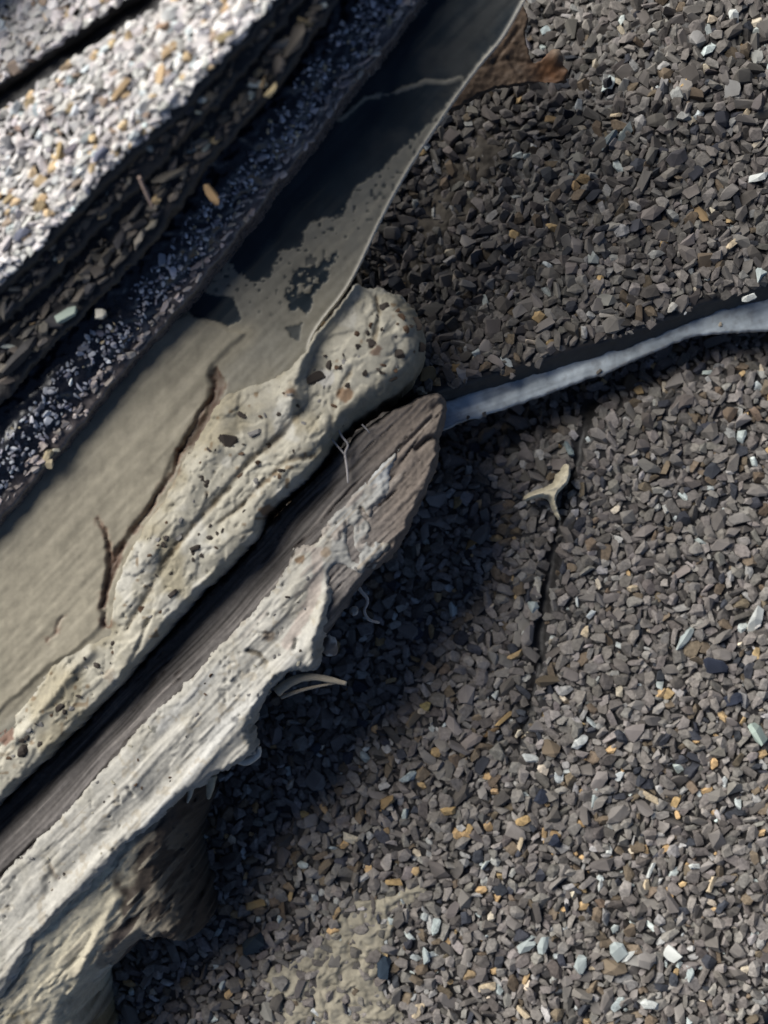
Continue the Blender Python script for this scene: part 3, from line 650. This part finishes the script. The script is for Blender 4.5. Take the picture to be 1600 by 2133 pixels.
EDGE_RIDGE = [(668, 1300), (640, 1340), (600, 1385), (560, 1430), (515, 1490), (460, 1555), (400, 1620), (340, 1670), (260, 1740), (190, 1810), (130, 1880), (90, 1935), (40, 1990), (0, 2030), (-200, 2230)]
FLAP = [(682, 1230), (665, 1290), (650, 1345), (652, 1395)]
R2 = [(640, 1180), (600, 1260), (560, 1320), (500, 1390), (420, 1480), (340, 1570), (260, 1650), (190, 1730)]
def coat_z(x, y, s):
    f1, f2, r1 = fib(x, y, 120)
    a, b = diag(x, y)
    z = 104 + 3*f2 + 1.2*f1 + 1.5*(r1 - 0.6) + 8 * line_gauss(x, y, EDGE_RIDGE, 13) + 4 * line_gauss(x, y, R2, 12) + 10 * line_gauss(x, y, FLAP, 9)
    z = z + 2 * fbm(x/40, y/40, 130, 3) + 0.7 * fbm(x/8, y/8, 131, 2) + 10 * blob(x, y, 265, 1600, 26) + 8 * blob(x, y, 290, 1640, 22)
    z = z + 2.2 * sstep(-0.02, 0.02, fbm(b/46, a/360, 132, 4, 0.5)) + 1.8 * sstep(-0.02, 0.02, fbm(b/26, a/260, 136, 4, 0.5)) - 2.5 * sstep(0.9, 0.965, ridged(b/30, a/420, 137, 4))
    for L, d, sg in (([(516, 1355), (540, 1362), (556, 1380)], 9, 3), ([(560, 1330), (580, 1340)], 5, 6), ([(785, 1060), (775, 1090), (760, 1075), (752, 1060)], 10, 3), ([(782, 1060), (778, 1110), (774, 1135)], 12, 4), ([(730, 1100), (728, 1130), (742, 1165)], 12, 4.5), ([(104, 1800), (112, 1822), (122, 1830)], 6, 4),
                     ([(100, 1830), (100, 1860)], 4, 6), ([(270, 1640), (278, 1655)], 7, 3), ([(618, 1334), (614, 1350)], 10, 3)):
        z = z - d * line_gauss(x, y, L, sg)
    z = z - 4 * sstep(0.80, 0.9, vn(x/10, y/10, 133)) * sstep(0.5, 0.7, vn(x/80, y/80, 134))
    z = z + (4 * fbm(x/12, y/12, 135, 3) - 4) * sstep(690, 740, x)
    return z
def coat_c(x, y, s, z):
    f1, f2, r1 = fib(x, y, 120)
    m = fbm(x/60, y/60, 140, 4); n = fbm(x/15, y/15, 141, 4)
    c = np.tile(np.array((0.31, 0.298, 0.262)), (len(x), 1)) * (1 + 0.09*m + 0.07*n + 0.12*f1)[:, None]
    c = lerp3(c, (0.35, 0.35, 0.335), sstep(0.1, 0.5, f2) * 0.5)
    c = lerp3(c, (0.27, 0.25, 0.195), sstep(0.15, 0.45, fbm(x/90, y/90, 142, 3)) * 0.35)
    a_, b_ = diag(x, y); c = lerp3(c, (0.17, 0.15, 0.12), sstep(0.885, 0.96, ridged(b_/34, a_/420, 147, 4)) * 0.6)
    c = lerp3(c, (0.22, 0.19, 0.14), sstep(0.70, 0.80, vn(x/22, y/22, 148) * 0.6 + vn(x/6, y/6, 149) * 0.4) * 0.5)
    g = sstep(660, 700, x) * sstep(1220, 1180, y)
    c = lerp3(c, (0.20, 0.203, 0.196), g * (0.6 + 0.4 * m))
    c = lerp3(c, (0.33, 0.34, 0.34), blob(x, y, 800, 985, 24) * 0.9)
    c = lerp3(c, (0.22, 0.19, 0.15), sstep(0.25, 0.5, f1) * g * 0.8)
    # places where the coat has worn through to the wood
    wt = sstep(0.62, 0.72, vn(x/26, y/26, 143) * 0.5 + 0.5 * vn((x*0.72 + y*0.69)/10, (x*0.69 - y*0.72)/60, 144)) * sstep(1500, 1100, y); c = lerp3(c, (0.22, 0.19, 0.165), wt * 0.7)
    for L, sg, cc in (([(780, 1060), (776, 1090), (762, 1075), (752, 1058)], 5, (0.10, 0.075, 0.05)), ([(782, 1060), (778, 1110), (774, 1135)], 6, (0.09, 0.07, 0.05)), ([(730, 1100), (728, 1130), (742, 1165)], 6, (0.11, 0.08, 0.05)), ([(516, 1355), (540, 1362), (556, 1380)], 4, (0.12, 0.1, 0.07)),
                      ([(660, 1150), (664, 1200), (650, 1250), (630, 1290), (596, 1340)], 12, (0.27, 0.23, 0.20)), ([(104, 1800), (112, 1822), (122, 1830)], 5, (0.22, 0.19, 0.15))):
        dd = seg_dist(x, y, L) + 4 * fbm(x/10, y/10, 145, 3); c = lerp3(c, cc, sstep(sg + 2, sg - 3, dd) * 0.75)
    c = c * np.array((0.98, 0.98, 0.99))
    for (bx, by, br, cc) in ((626, 1166, 9, (0.14, 0.09, 0.05)), (606, 1156, 6, (0.03, 0.025, 0.02)), (560, 1326, 13, (0.16, 0.13, 0.10)), (320, 1520, 7, (0.08, 0.08, 0.07)), (490, 1496, 7, (0.1, 0.1, 0.1)), (678, 1150, 10, (0.18, 0.14, 0.10)), (768, 1180, 8, (0.02, 0.02, 0.02)), (808, 1140, 10, (0.14, 0.13, 0.11)), (768, 1020, 10, (0.2, 0.19, 0.17))):
        t = sstep(br + 3, br - 3, np.hypot(x - bx, y - by) + 6 * fbm(x/8, y/8, 146, 3)); c = lerp3(c, cc, t * 0.9)
    return c
relief('sealant_coat', COAT, coat_z, 34, 104, 3, 20, M_SEAL, wood, coat_c, jag=8, jagf=16, seed=18, smoothn=1)
CP = smooth_poly(COAT, 1)
n = 0
while n < 40:
    x = random.uniform(0, 800); y = random.uniform(1000, 2100)
    if float(sdf(np.array([x]), np.array([y]), CP)[0]) > 16:
        grit(wood, x, y, random.uniform(2, 5), random.choice([DK, BR, GY, (0.3, 0.28, 0.22)]), coat_z, CP, 104, 20, 34); n += 1
SEALC = (0.5, 0.47, 0.38)
tube('splinter', [(575, 1442, 60), (610, 1418, 62), (650, 1410, 62), (690, 1416, 58), (722, 1424, 50)], [10, 9, 7, 6, 4], M_SEAL, wood, col=(0.36, 0.31, 0.23), flat=0.6)
tube('splinter', [(585, 1452, 45), (620, 1440, 46), (660, 1430, 46), (712, 1420, 44)], [5, 4, 3, 2], M_SEAL, wood, col=(0.3, 0.26, 0.2))
tube('splinter', [(440, 1615, 60), (438, 1640, 52), (434, 1664, 40)], [12, 9, 3], M_SEAL, wood, col=(0.33, 0.3, 0.22), flat=0.5)
tube('splinter', [(492, 1580, 60), (515, 1585, 55), (536, 1570, 56), (540, 1556, 60)], [8, 9, 8, 4], M_SEAL, wood, col=(0.5, 0.48, 0.42))
tube('splinter', [(398, 1636, 60), (396, 1655, 52), (390, 1672, 46)], [7, 5, 2], M_SEAL, wood, col=(0.45, 0.42, 0.34))
tube('splinter', [(312, 1725, 60), (312, 1742, 52), (304, 1752, 48)], [7, 5, 2], M_SEAL, wood, col=(0.5, 0.48, 0.4))

# ================================================================== SEALANT FILM that hangs from the wood to the shingle
FILM = [(150, 1690), (230, 1630), (330, 1580), (420, 1596), (432, 1690), (392, 1760), (398, 1850), (428, 1930), (420, 1978), (360, 1990), (318, 1968), (282, 1992), (240, 2030), (206, 2056), (182, 2096), (190, 2140), (205, 2300), (-250, 2450), (-250, 2150), (-80, 1950), (40, 1800)]
def film_z(x, y, s):
    a, b = diag(x, y)
    d = seg_dist(x, y, EDGE_RIDGE)
    z = 90 - 0.24 * d + 7 * fbm(b/30, a/70, 150, 4) + 3 * sstep(-0.02, 0.02, fbm(b/30, a/110, 155, 3)) + 2.5 * sstep(-0.02, 0.02, fbm(b/16, a/80, 156, 3)) + 1.2 * fbm(x/9, y/9, 151, 3)
    z = z + 14 * line_gauss(x, y, [(330, 1935), (290, 1980), (235, 2028)], 9) + 10 * line_gauss(x, y, [(258, 1850), (200, 1960), (170, 2040)], 7) + 9 * line_gauss(x, y, [(300, 1840), (270, 1900)], 6)
    z = z - 18 * blob(x, y, 280, 1900, 12) - 24 * blob(x, y, 412, 1962, 12) - 16 * line_gauss(x, y, [(228, 2020), (195, 2050), (180, 2065)], 4)
    return np.maximum(z, low_z(x, y) + 14 + 8 * fbm(x/20, y/20, 157, 3) - OFF)
def film_c(x, y, s, z):
    a, b = diag(x, y); fl = sstep(0.0, 0.12, fbm(b/16, a/80, 156, 3))
    m = fbm(x/60, y/60, 152, 4); n = fbm(x/14, y/14, 153, 4)
    c = np.tile(np.array((0.45, 0.41, 0.31)), (len(x), 1)) * (1 + 0.2*m + 0.12*n)[:, None]
    c = lerp3(c, (0.045, 0.036, 0.029), sstep(-14, 14, (x - 262) + (y - 1850) * 0.28 + 40*m))  # right part darkened to paint the film's shaded side
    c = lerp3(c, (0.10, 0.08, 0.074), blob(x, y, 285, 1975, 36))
    c = lerp3(c, (0.30, 0.27, 0.21), fl * 0.55 * sstep(420, 300, x))
    c = lerp3(c, (0.42, 0.40, 0.34), blob(x, y, 212, 2044, 16))
    c = lerp3(c, (0.20, 0.16, 0.09), sstep(0.1, 0.4, m) * sstep(2020, 2090, y) * 0.8)
    return c
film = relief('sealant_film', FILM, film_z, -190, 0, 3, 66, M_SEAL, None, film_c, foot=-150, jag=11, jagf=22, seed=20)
tag(film, 'wrinkled olive sealant film hanging below the wood strip onto granules', 'sealant')
OFF = 0.0
# ================================================================== SPLASH of sealant between granules
SPL = [(585, 2360), (566, 2110), (540, 2060), (560, 2030), (630, 2000), (676, 1965), (690, 1912), (740, 1886), (800, 1868), (850, 1845), (888, 1846), (880, 1876), (832, 1912), (806, 1960), (790, 2010), (782, 2050), (820, 2090), (850, 2133), (860, 2360)]
def spl_z(x, y, s):
    wx = x + 18 * fbm(x/40, y/40, 163, 2); wy = y + 18 * fbm(x/40, y/40, 164, 2)
    return low_z(x, y) + 9 + 11 * fbm(wx/26, wy/26, 160, 3) + 3 * fbm(wx/8, wy/8, 161, 2)
def spl_c(x, y, s, z):
    m = fbm(x/40, y/40, 162, 4); c = np.tile(np.array((0.30, 0.27, 0.205)), (len(x), 1)) * (1 + 0.25*m)[:, None]
    return c
spl = relief('sealant_splash', SPL, spl_z, -12, 2, 3, 22, M_SEAL, None, spl_c, jag=20, jagf=30, seed=23)
tag(spl, 'pale beige sealant splash filling gaps between granules of the large shingle', 'sealant')

OFF = 205.0
# ================================================================== THE STACK OF SHINGLE EDGES (upper corner)
E0 = [(1130, -330), (990, -140), (885, 0), (800, 115), (740, 180), (690, 255), (645, 310), (550, 430), (470, 530), (399, 622), (309, 721), (239, 800), (135, 932), (34, 1050), (0, 1089), (-120, 1230), (-250, 1380)]
E1 = [(960, -330), (860, -150), (745, 0), (725, 45), (625, 200), (540, 300), (470, 372), (425, 445), (345, 558), (285, 615), (214, 693), (140, 769), (67, 853), (0, 915), (-250, 1180)]
E2 = [(900, -330), (790, -150), (700, 0), (590, 170), (505, 262), (435, 335), (395, 402), (310, 515), (245, 580), (175, 650), (100, 725), (30, 805), (0, 838), (-250, 1090)]
E2b = [(820, -330), (720, -130), (632, 0), (545, 105), (478, 185), (410, 268), (325, 345), (262, 415), (205, 480), (140, 548), (70, 618), (0, 680), (-250, 900)]
E3 = [(770, -330), (680, -130), (585, 0), (500, 98), (430, 165), (370, 240), (280, 318), (215, 380), (165, 440), (90, 518), (25, 582), (0, 604), (-250, 820)]
CORNER = [(-250, -330)]
P3 = smooth_poly(CORNER + E3, 1)
def lift(x, y, k=1.0): return k * 200 * sstep(820, -80, y) - 0.34 * np.minimum(np.where(inside(x, y, P3), seg_dist(x, y, E3), 0), 620)   # the layers curl up towards their edge
def ply(parent, name, edge_line, ztop, zb, bevel, mat, seed, inner=None, jag=6, amp=5, prof='round'):
    poly = (inner or CORNER) + edge_line
    P = smooth_poly(poly, 1)
    def zf(x, y, s=None): return ztop + lift(x, y) + amp * fbm(x/120, y/120, seed, 3) + 2.5 * fbm(x/24, y/24, seed + 1, 2)
    return relief(name, poly, zf, lambda x, y: (zb + lift(x, y), np.full(len(x), float(bevel))), lambda x, y: ztop + lift(x, y), 6, bevel, mat, parent, jag=jag, jagf=24, seed=seed, smoothn=1, prof=prof), P, zf

# lowest shingle: its cut edge shows black bitumen with pale filler crystals, coloured to paint its glints
base_sh = empty('asphalt_shingle', 300, 600, 124, 'thick shingle with glossy black tar edge and pale crystals painted as glints, lying on the flashing', 'shingle', 'roof shingles')
tar_poly = CORNER + E0
def tar_z(x, y, s=None):
    if s is None: s = np.maximum(sdf(x, y, TP0), 0)
    return 140 + 30 * sstep(0, 105, s) + lift(x, y, 0.72) + 6 * fbm(x/40, y/40, 171, 3) + 4 * fbm(x/12, y/12, 172, 3)
TP0 = smooth_poly(tar_poly, 1)
def tar_c(x, y, s, z):
    n = fbm(x/30, y/30, 173, 3); c = np.tile(np.array((0.010, 0.011, 0.016)), (len(x), 1))
    return lerp3(c, (0.10, 0.085, 0.08), sstep(44, 20, s + 12*n) * 0.8)
inner_strip = [(1000, -330)]
relief('tar_edge', tar_poly, tar_z, 122, lambda x, y: tar_z(x, y), 5, 8, M_TARGLOSS, base_sh, tar_c, jag=6, jagf=30, seed=24, smoothn=1, foot=lambda x, y: 300 + rise(y))
def ok_tar(x, y):
    s = sdf(x, y, TP0); return (s > 36) & (s < 112) & (fbm(x/34, y/34, 176, 3) > -0.42 + 0.6 * sstep(80, 128, s))
spots = pack(ok_tar, (-60, -120, 960, 1120), [(7, 10, 90), (4.5, 7, 1600), (3, 4.5, 9000), (2, 3, 9000)], 31, gap=0.9)
cover(base_sh, spots, lambda x, y: tar_z(x, y), None, PAL_GLINT, 33, singles=150, elong=(1.0, 1.4), sink=0.3, tilt=30, name='glint_crystal')
def ok_tare(x, y):
    s = sdf(x, y, TP0); return (s > 7) & (s < 46 + 10 * fbm(x/30, y/30, 178, 2))
spots = pack(ok_tare, (-60, -120, 960, 1250), [(8, 12, 300), (5, 8, 3500), (3, 5, 5000)], 35)
EX_T = [(100, 950, 12, 1.3, 60, (0.62, 0.52, 0.34)), (118, 938, 7, 1.1, 0, (0.7, 0.66, 0.52)), (104, 966, 9, 1.2, 90, (0.5, 0.42, 0.28))]
cover(base_sh, spots, lambda x, y: tar_z(x, y), None, PAL_EDGE, 36, singles=150, extra=EX_T, elong=(1.0, 1.9), ang=0.8, sink=0.35, name='granule')

# middle shingle: granule layers with their shade put into a dark palette
mid_sh = empty('asphalt_shingle', 200, 450, 186, 'shingle layers with shade painted into dark granules, between the pale sunlit shingle and the glossy tar edge', 'shingle', 'roof shingles')
ply(mid_sh, 'asphalt_mat', E2, 196, 184, 10, M_TAR, 181)
_, P2, z2 = ply(mid_sh, 'asphalt_mat', E2, 204, 196.6, 10, M_TAR, 182, jag=10)
_, P2b, z2b = ply(mid_sh, 'asphalt_mat', E2b, 226, 214, 12, M_TAR, 184, jag=12)
P3 = smooth_poly(CORNER + E3, 1)
def ok2(x, y): return (sdf(x, y, P2) > 12) & (sdf(x, y, P2b) < -12 + 8 * fbm(x/30, y/30, 187, 2))
spots = pack(ok2, (-80, -150, 860, 900), [(16, 22, 70), (11, 16, 500), (7, 11, 2500), (4, 7, 4000)], 41)
EX_M = [(560, 192, 14, 1.4, 30, (0.42, 0.34, 0.2)), (442, 405, 13, 1.6, 120, (0.36, 0.24, 0.13)), (138, 656, 20, 1.2, 30, (0.34, 0.4, 0.35)), (52, 650, 13, 1.5, 10, (0.6, 0.5, 0.3)), (210, 655, 11, 1.1, 0, (0.5, 0.48, 0.42)), (8, 925, 14, 1.2, 0, (0.5, 0.46, 0.3))]
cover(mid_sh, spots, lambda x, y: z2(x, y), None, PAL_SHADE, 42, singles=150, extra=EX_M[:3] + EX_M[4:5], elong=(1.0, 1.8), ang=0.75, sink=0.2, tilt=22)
def ok2b(x, y): return (sdf(x, y, P2b) > 10) & (sdf(x, y, P3) < -4)
spots = pack(ok2b, (-80, -150, 800, 800), [(12, 18, 120), (8, 12, 900), (5, 8, 2500), (3, 5, 2500)], 43)
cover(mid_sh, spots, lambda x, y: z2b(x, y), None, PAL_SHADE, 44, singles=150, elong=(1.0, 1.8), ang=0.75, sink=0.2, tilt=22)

# top shingle: pale weathered, sunlight painted into its granules; a joint parts it from the next one
JOINT_LO = [(520, -140), (440, -78), (330, 0), (300, 20), (235, 60), (170, 100), (100, 152), (0, 218), (-120, 305), (-250, 390)]
JOINT_UP = [(-250, 345), (-120, 262), (0, 180), (60, 140), (130, 96), (230, 28), (282, -8), (400, -92), (480, -150)]
top_sh = empty('asphalt_shingle', 250, 220, 240, 'pale weathered shingle with sunlight painted into its granules, the broad one below the black joint', 'shingle', 'roof shingles')
_, PT, zt = ply(top_sh, 'asphalt_mat', E3, 258, 228, 70, M_TAR, 191, inner=JOINT_LO[::-1] + [(640, -330)], jag=6, amp=6)
def top_z(x, y):
    s = np.maximum(sdf(x, y, PT), 0); t = np.clip(s/70, 0, 1); z0 = zt(x, y) + 4; return z0 - 26 * (1 - np.sqrt(1 - (1-t)**2))
def ok3(x, y): return sdf(x, y, PT) > 7
spots = pack(ok3, (-180, -200, 720, 800), [(12, 16, 90), (8.5, 12, 1800), (6, 8.5, 7000), (4, 6, 10000), (2.5, 4, 6000)], 45, gap=0.62)
EX_P = [(255, 185, 20, 1.9, 50, (0.6, 0.43, 0.25)), (350, 110, 16, 2.2, 45, (0.58, 0.42, 0.25)), (468, 78, 15, 1.9, 30, (0.62, 0.5, 0.28)), (125, 312, 15, 1.6, 80, (0.6, 0.45, 0.24)), (342, 58, 16, 1.4, 20, (0.55, 0.38, 0.26)), (140, 140, 14, 1.5, 40, (0.55, 0.42, 0.28)),
        (215, 320, 18, 1.8, 45, (0.14, 0.15, 0.2)), (45, 490, 18, 1.6, 40, (0.17, 0.18, 0.23)), (150, 310, 16, 1.3, 30, (0.2, 0.18, 0.2)), (195, 235, 16, 2.0, 50, (0.2, 0.21, 0.24)), (345, 222, 16, 1.3, 20, (0.5, 0.5, 0.46)), (20, 415, 13, 1.5, 40, (0.62, 0.48, 0.28))]
cover(top_sh, spots, top_z, None, PAL_SUNLIT, 46, singles=300, extra=[(a, b, c*0.72, d, e, f) for a, b, c, d, e, f in EX_P], elong=(1.0, 1.6), ang=0.75, sink=0.22, tilt=14)
cor_sh = empty('asphalt_shingle', 60, 60, 240, 'pale weathered shingle corner with sunlight painted in, beyond the straight black joint', 'shingle', 'roof shingles')
_, PC_, zc = ply(cor_sh, 'asphalt_mat', JOINT_UP[::-1] , 258, 238, 18, M_TAR, 195, inner=[(-250, -330), (480, -330)], jag=4, amp=5)
def cor_z(x, y):
    s = np.maximum(sdf(x, y, PC_), 0); t = np.clip(s/20, 0, 1); z0 = zc(x, y) + 4; return z0 - 18 * (1 - np.sqrt(1 - (1-t)**2))
spots = pack(lambda x, y: sdf(x, y, PC_) > 5, (-180, -200, 420, 330), [(12, 16, 40), (8.5, 12, 800), (6, 8.5, 3200), (4, 6, 4500), (2.5, 4, 2500)], 47, gap=0.62)
cover(cor_sh, spots, cor_z, None, PAL_SUNLIT, 48, singles=200, elong=(1.0, 1.6), ang=0.75, sink=0.22, tilt=14)

OFF = 0.0
# ================================================================== SMALL THINGS
OFF = 35.0
# dry leaf scrap under the flashing edge
LEAF = [(1060, -40), (1096, 10), (1102, 40), (1094, 78), (1106, 114), (1112, 130), (1128, 122), (1144, 106), (1158, 101), (1172, 106), (1174, 132), (1188, 152), (1180, 170), (1152, 168), (1118, 168), (1076, 176), (1020, 184), (978, 210), (930, 240), (900, 180), (1000, 20)]
def leaf_z(x, y, s):
    z = 88 + 5 * fbm(x/40, y/40, 200, 3) - 0.05 * (x - 1000)
    vein = line_gauss(x, y, [(960, 150), (1060, 120), (1140, 135)], 4) + line_gauss(x, y, [(1060, 120), (1090, 165)], 3) + line_gauss(x, y, [(1030, 128), (1080, 60)], 3)
    return z - 3 * vein + 22 * blob(x, y, 1160, 118, 16) - 10 * blob(x, y, 1135, 150, 14) + 12 * blob(x, y, 1180, 152, 8) + 1.5 * fbm(x/7, y/7, 203, 2)
def leaf_c(x, y, s, z):
    m = fbm(x/30, y/30, 201, 4); c = np.tile(np.array((0.12, 0.08, 0.052)), (len(x), 1)) * (1 + 0.35*m)[:, None]
    c = lerp3(c, (0.21, 0.09, 0.035), blob(x, y, 1150, 140, 24) * 0.8); return 0.6 * lerp3(c, (0.3, 0.24, 0.18), blob(x, y, 1165, 110, 12) * 0.7)  # whole leaf dimmed in colour to stand for the flashing's shadow
leaf = relief('leaf_scrap', LEAF, leaf_z, 78, 90, 3, 3, M_LEAF, None, leaf_c, jag=4, jagf=10, seed=25, smoothn=1)
tag(leaf, 'torn brown dry leaf scrap poking out from under the flashing edge', 'leaf')

OFF = 0.0
# three-armed sealant chip
CHIP = [(1178, 964), (1189, 968), (1190, 985), (1187, 1002), (1178, 1014), (1162, 1030), (1159, 1046), (1165, 1064), (1172, 1083), (1164, 1084), (1153, 1062), (1144, 1040), (1130, 1036), (1108, 1040), (1093, 1046), (1090, 1036), (1108, 1024), (1132, 1016), (1150, 1008), (1158, 1000), (1156, 988), (1168, 984), (1173, 972)]
def chip_z(x, y, s): return 24 + 2.6 * np.minimum(s, 8) + 0.10 * (x - 1090) - 10 * sstep(1040, 1085, y) + 2 * fbm(x/8, y/8, 210, 2)
def chip_c(x, y, s, z): return np.tile(np.array((0.58, 0.52, 0.38)), (len(x), 1)) * (1 + 0.2 * fbm(x/12, y/12, 211, 3))[:, None]
chip = relief('sealant_chip', CHIP, chip_z, 12, 30, 1.6, 5, M_SEAL, None, chip_c, jag=1.5, jagf=8, seed=26)
tag(chip, 'small cream three-pronged sealant chip lying on the granules near the crack', 'chip')
def crumb(px, py, z, r, c, label, seed, squash=0.8, name='sealant_crumb'):
    bm = bmesh.new(); bmesh.ops.create_icosphere(bm, subdivisions=3, radius=1)
    V = np.array([v.co[:] for v in bm.verts]); F = np.array([[v.index for v in f.verts] for f in bm.faces]); bm.free()
    d = 1 + 0.35 * fbm(V[:, 0]*1.3 + seed, V[:, 1]*1.3 + V[:, 2], seed, 3)
    col = np.tile(np.array(c, float), (len(V), 1)); t = sstep(-0.1, 0.3, fbm(V[:, 0]*1.6, V[:, 1]*1.6 + 3, seed + 1, 2)); col = lerp3(col, (0.12, 0.075, 0.045), t * 0.8)
    V = V * d[:, None] * np.array([1, 1.15, squash]) * r * S + np.array([X(px, z), Y(py, z), z*S])
    o = mesh_obj(name, V, F, M_SEAL, None, col); tag(o, label, 'crumb'); return o
crumb(686, 1346, 165, 17, (0.62, 0.6, 0.55), 'round white and brown crumb clinging beside the torn sealant flap', 3)
crumb(737, 1272, 145, 9, (0.42, 0.4, 0.36), 'tiny grey crumb hanging under the wood near a curled fibre', 5)
# threads
OFF = 195.0
th = empty('fibre_thread', 710, 920, 110, 'thin forked grey fibre bridging the gap between bead and wood', 'thread')
tube('strand', [(705, 895, 118), (713, 910, 116), (725, 926, 114), (719, 944, 112), (723, 975, 110), (725, 1006, 104)], [2, 2, 2, 2.2, 2.4, 1.5], M_SEAL, th, col=(0.3, 0.28, 0.27))
tube('strand', [(691, 914, 116), (704, 930, 114), (718, 946, 112)], [1.8, 1.8, 2], M_SEAL, th, col=(0.3, 0.28, 0.27))
OFF = 145.0
t2 = tube('fibre_thread', [(738, 1204, 72), (750, 1228, 66), (766, 1250, 58), (759, 1272, 50), (768, 1290, 44), (790, 1297, 36)], [4.5, 4, 3.2, 3.2, 3.2, 2.5], M_SEAL, None, col=(0.38, 0.35, 0.32))
tag(t2, 'curly pale fibre dangling from the torn sealant over dark granules', 'thread')
OFF = 195.0
t3 = tube('fibre_thread', [(754, 884, 112), (764, 894, 110), (770, 902, 106)], [1.3, 1.3, 1], M_SEAL, None, col=(0.26, 0.25, 0.25))
tag(t3, 'very short fine fibre in the dark gap beside the bead end', 'thread')
OFF = 205.0
t4 = tube('plant_stalk', [(290, 368, 370), (302, 396, 355), (318, 432, 335)], [3, 3, 2], M_LEAF, None, col=(0.3, 0.22, 0.18))
tag(t4, 'short thin brown stalk stuck at the edge of the sunlit shingle', 'stalk')
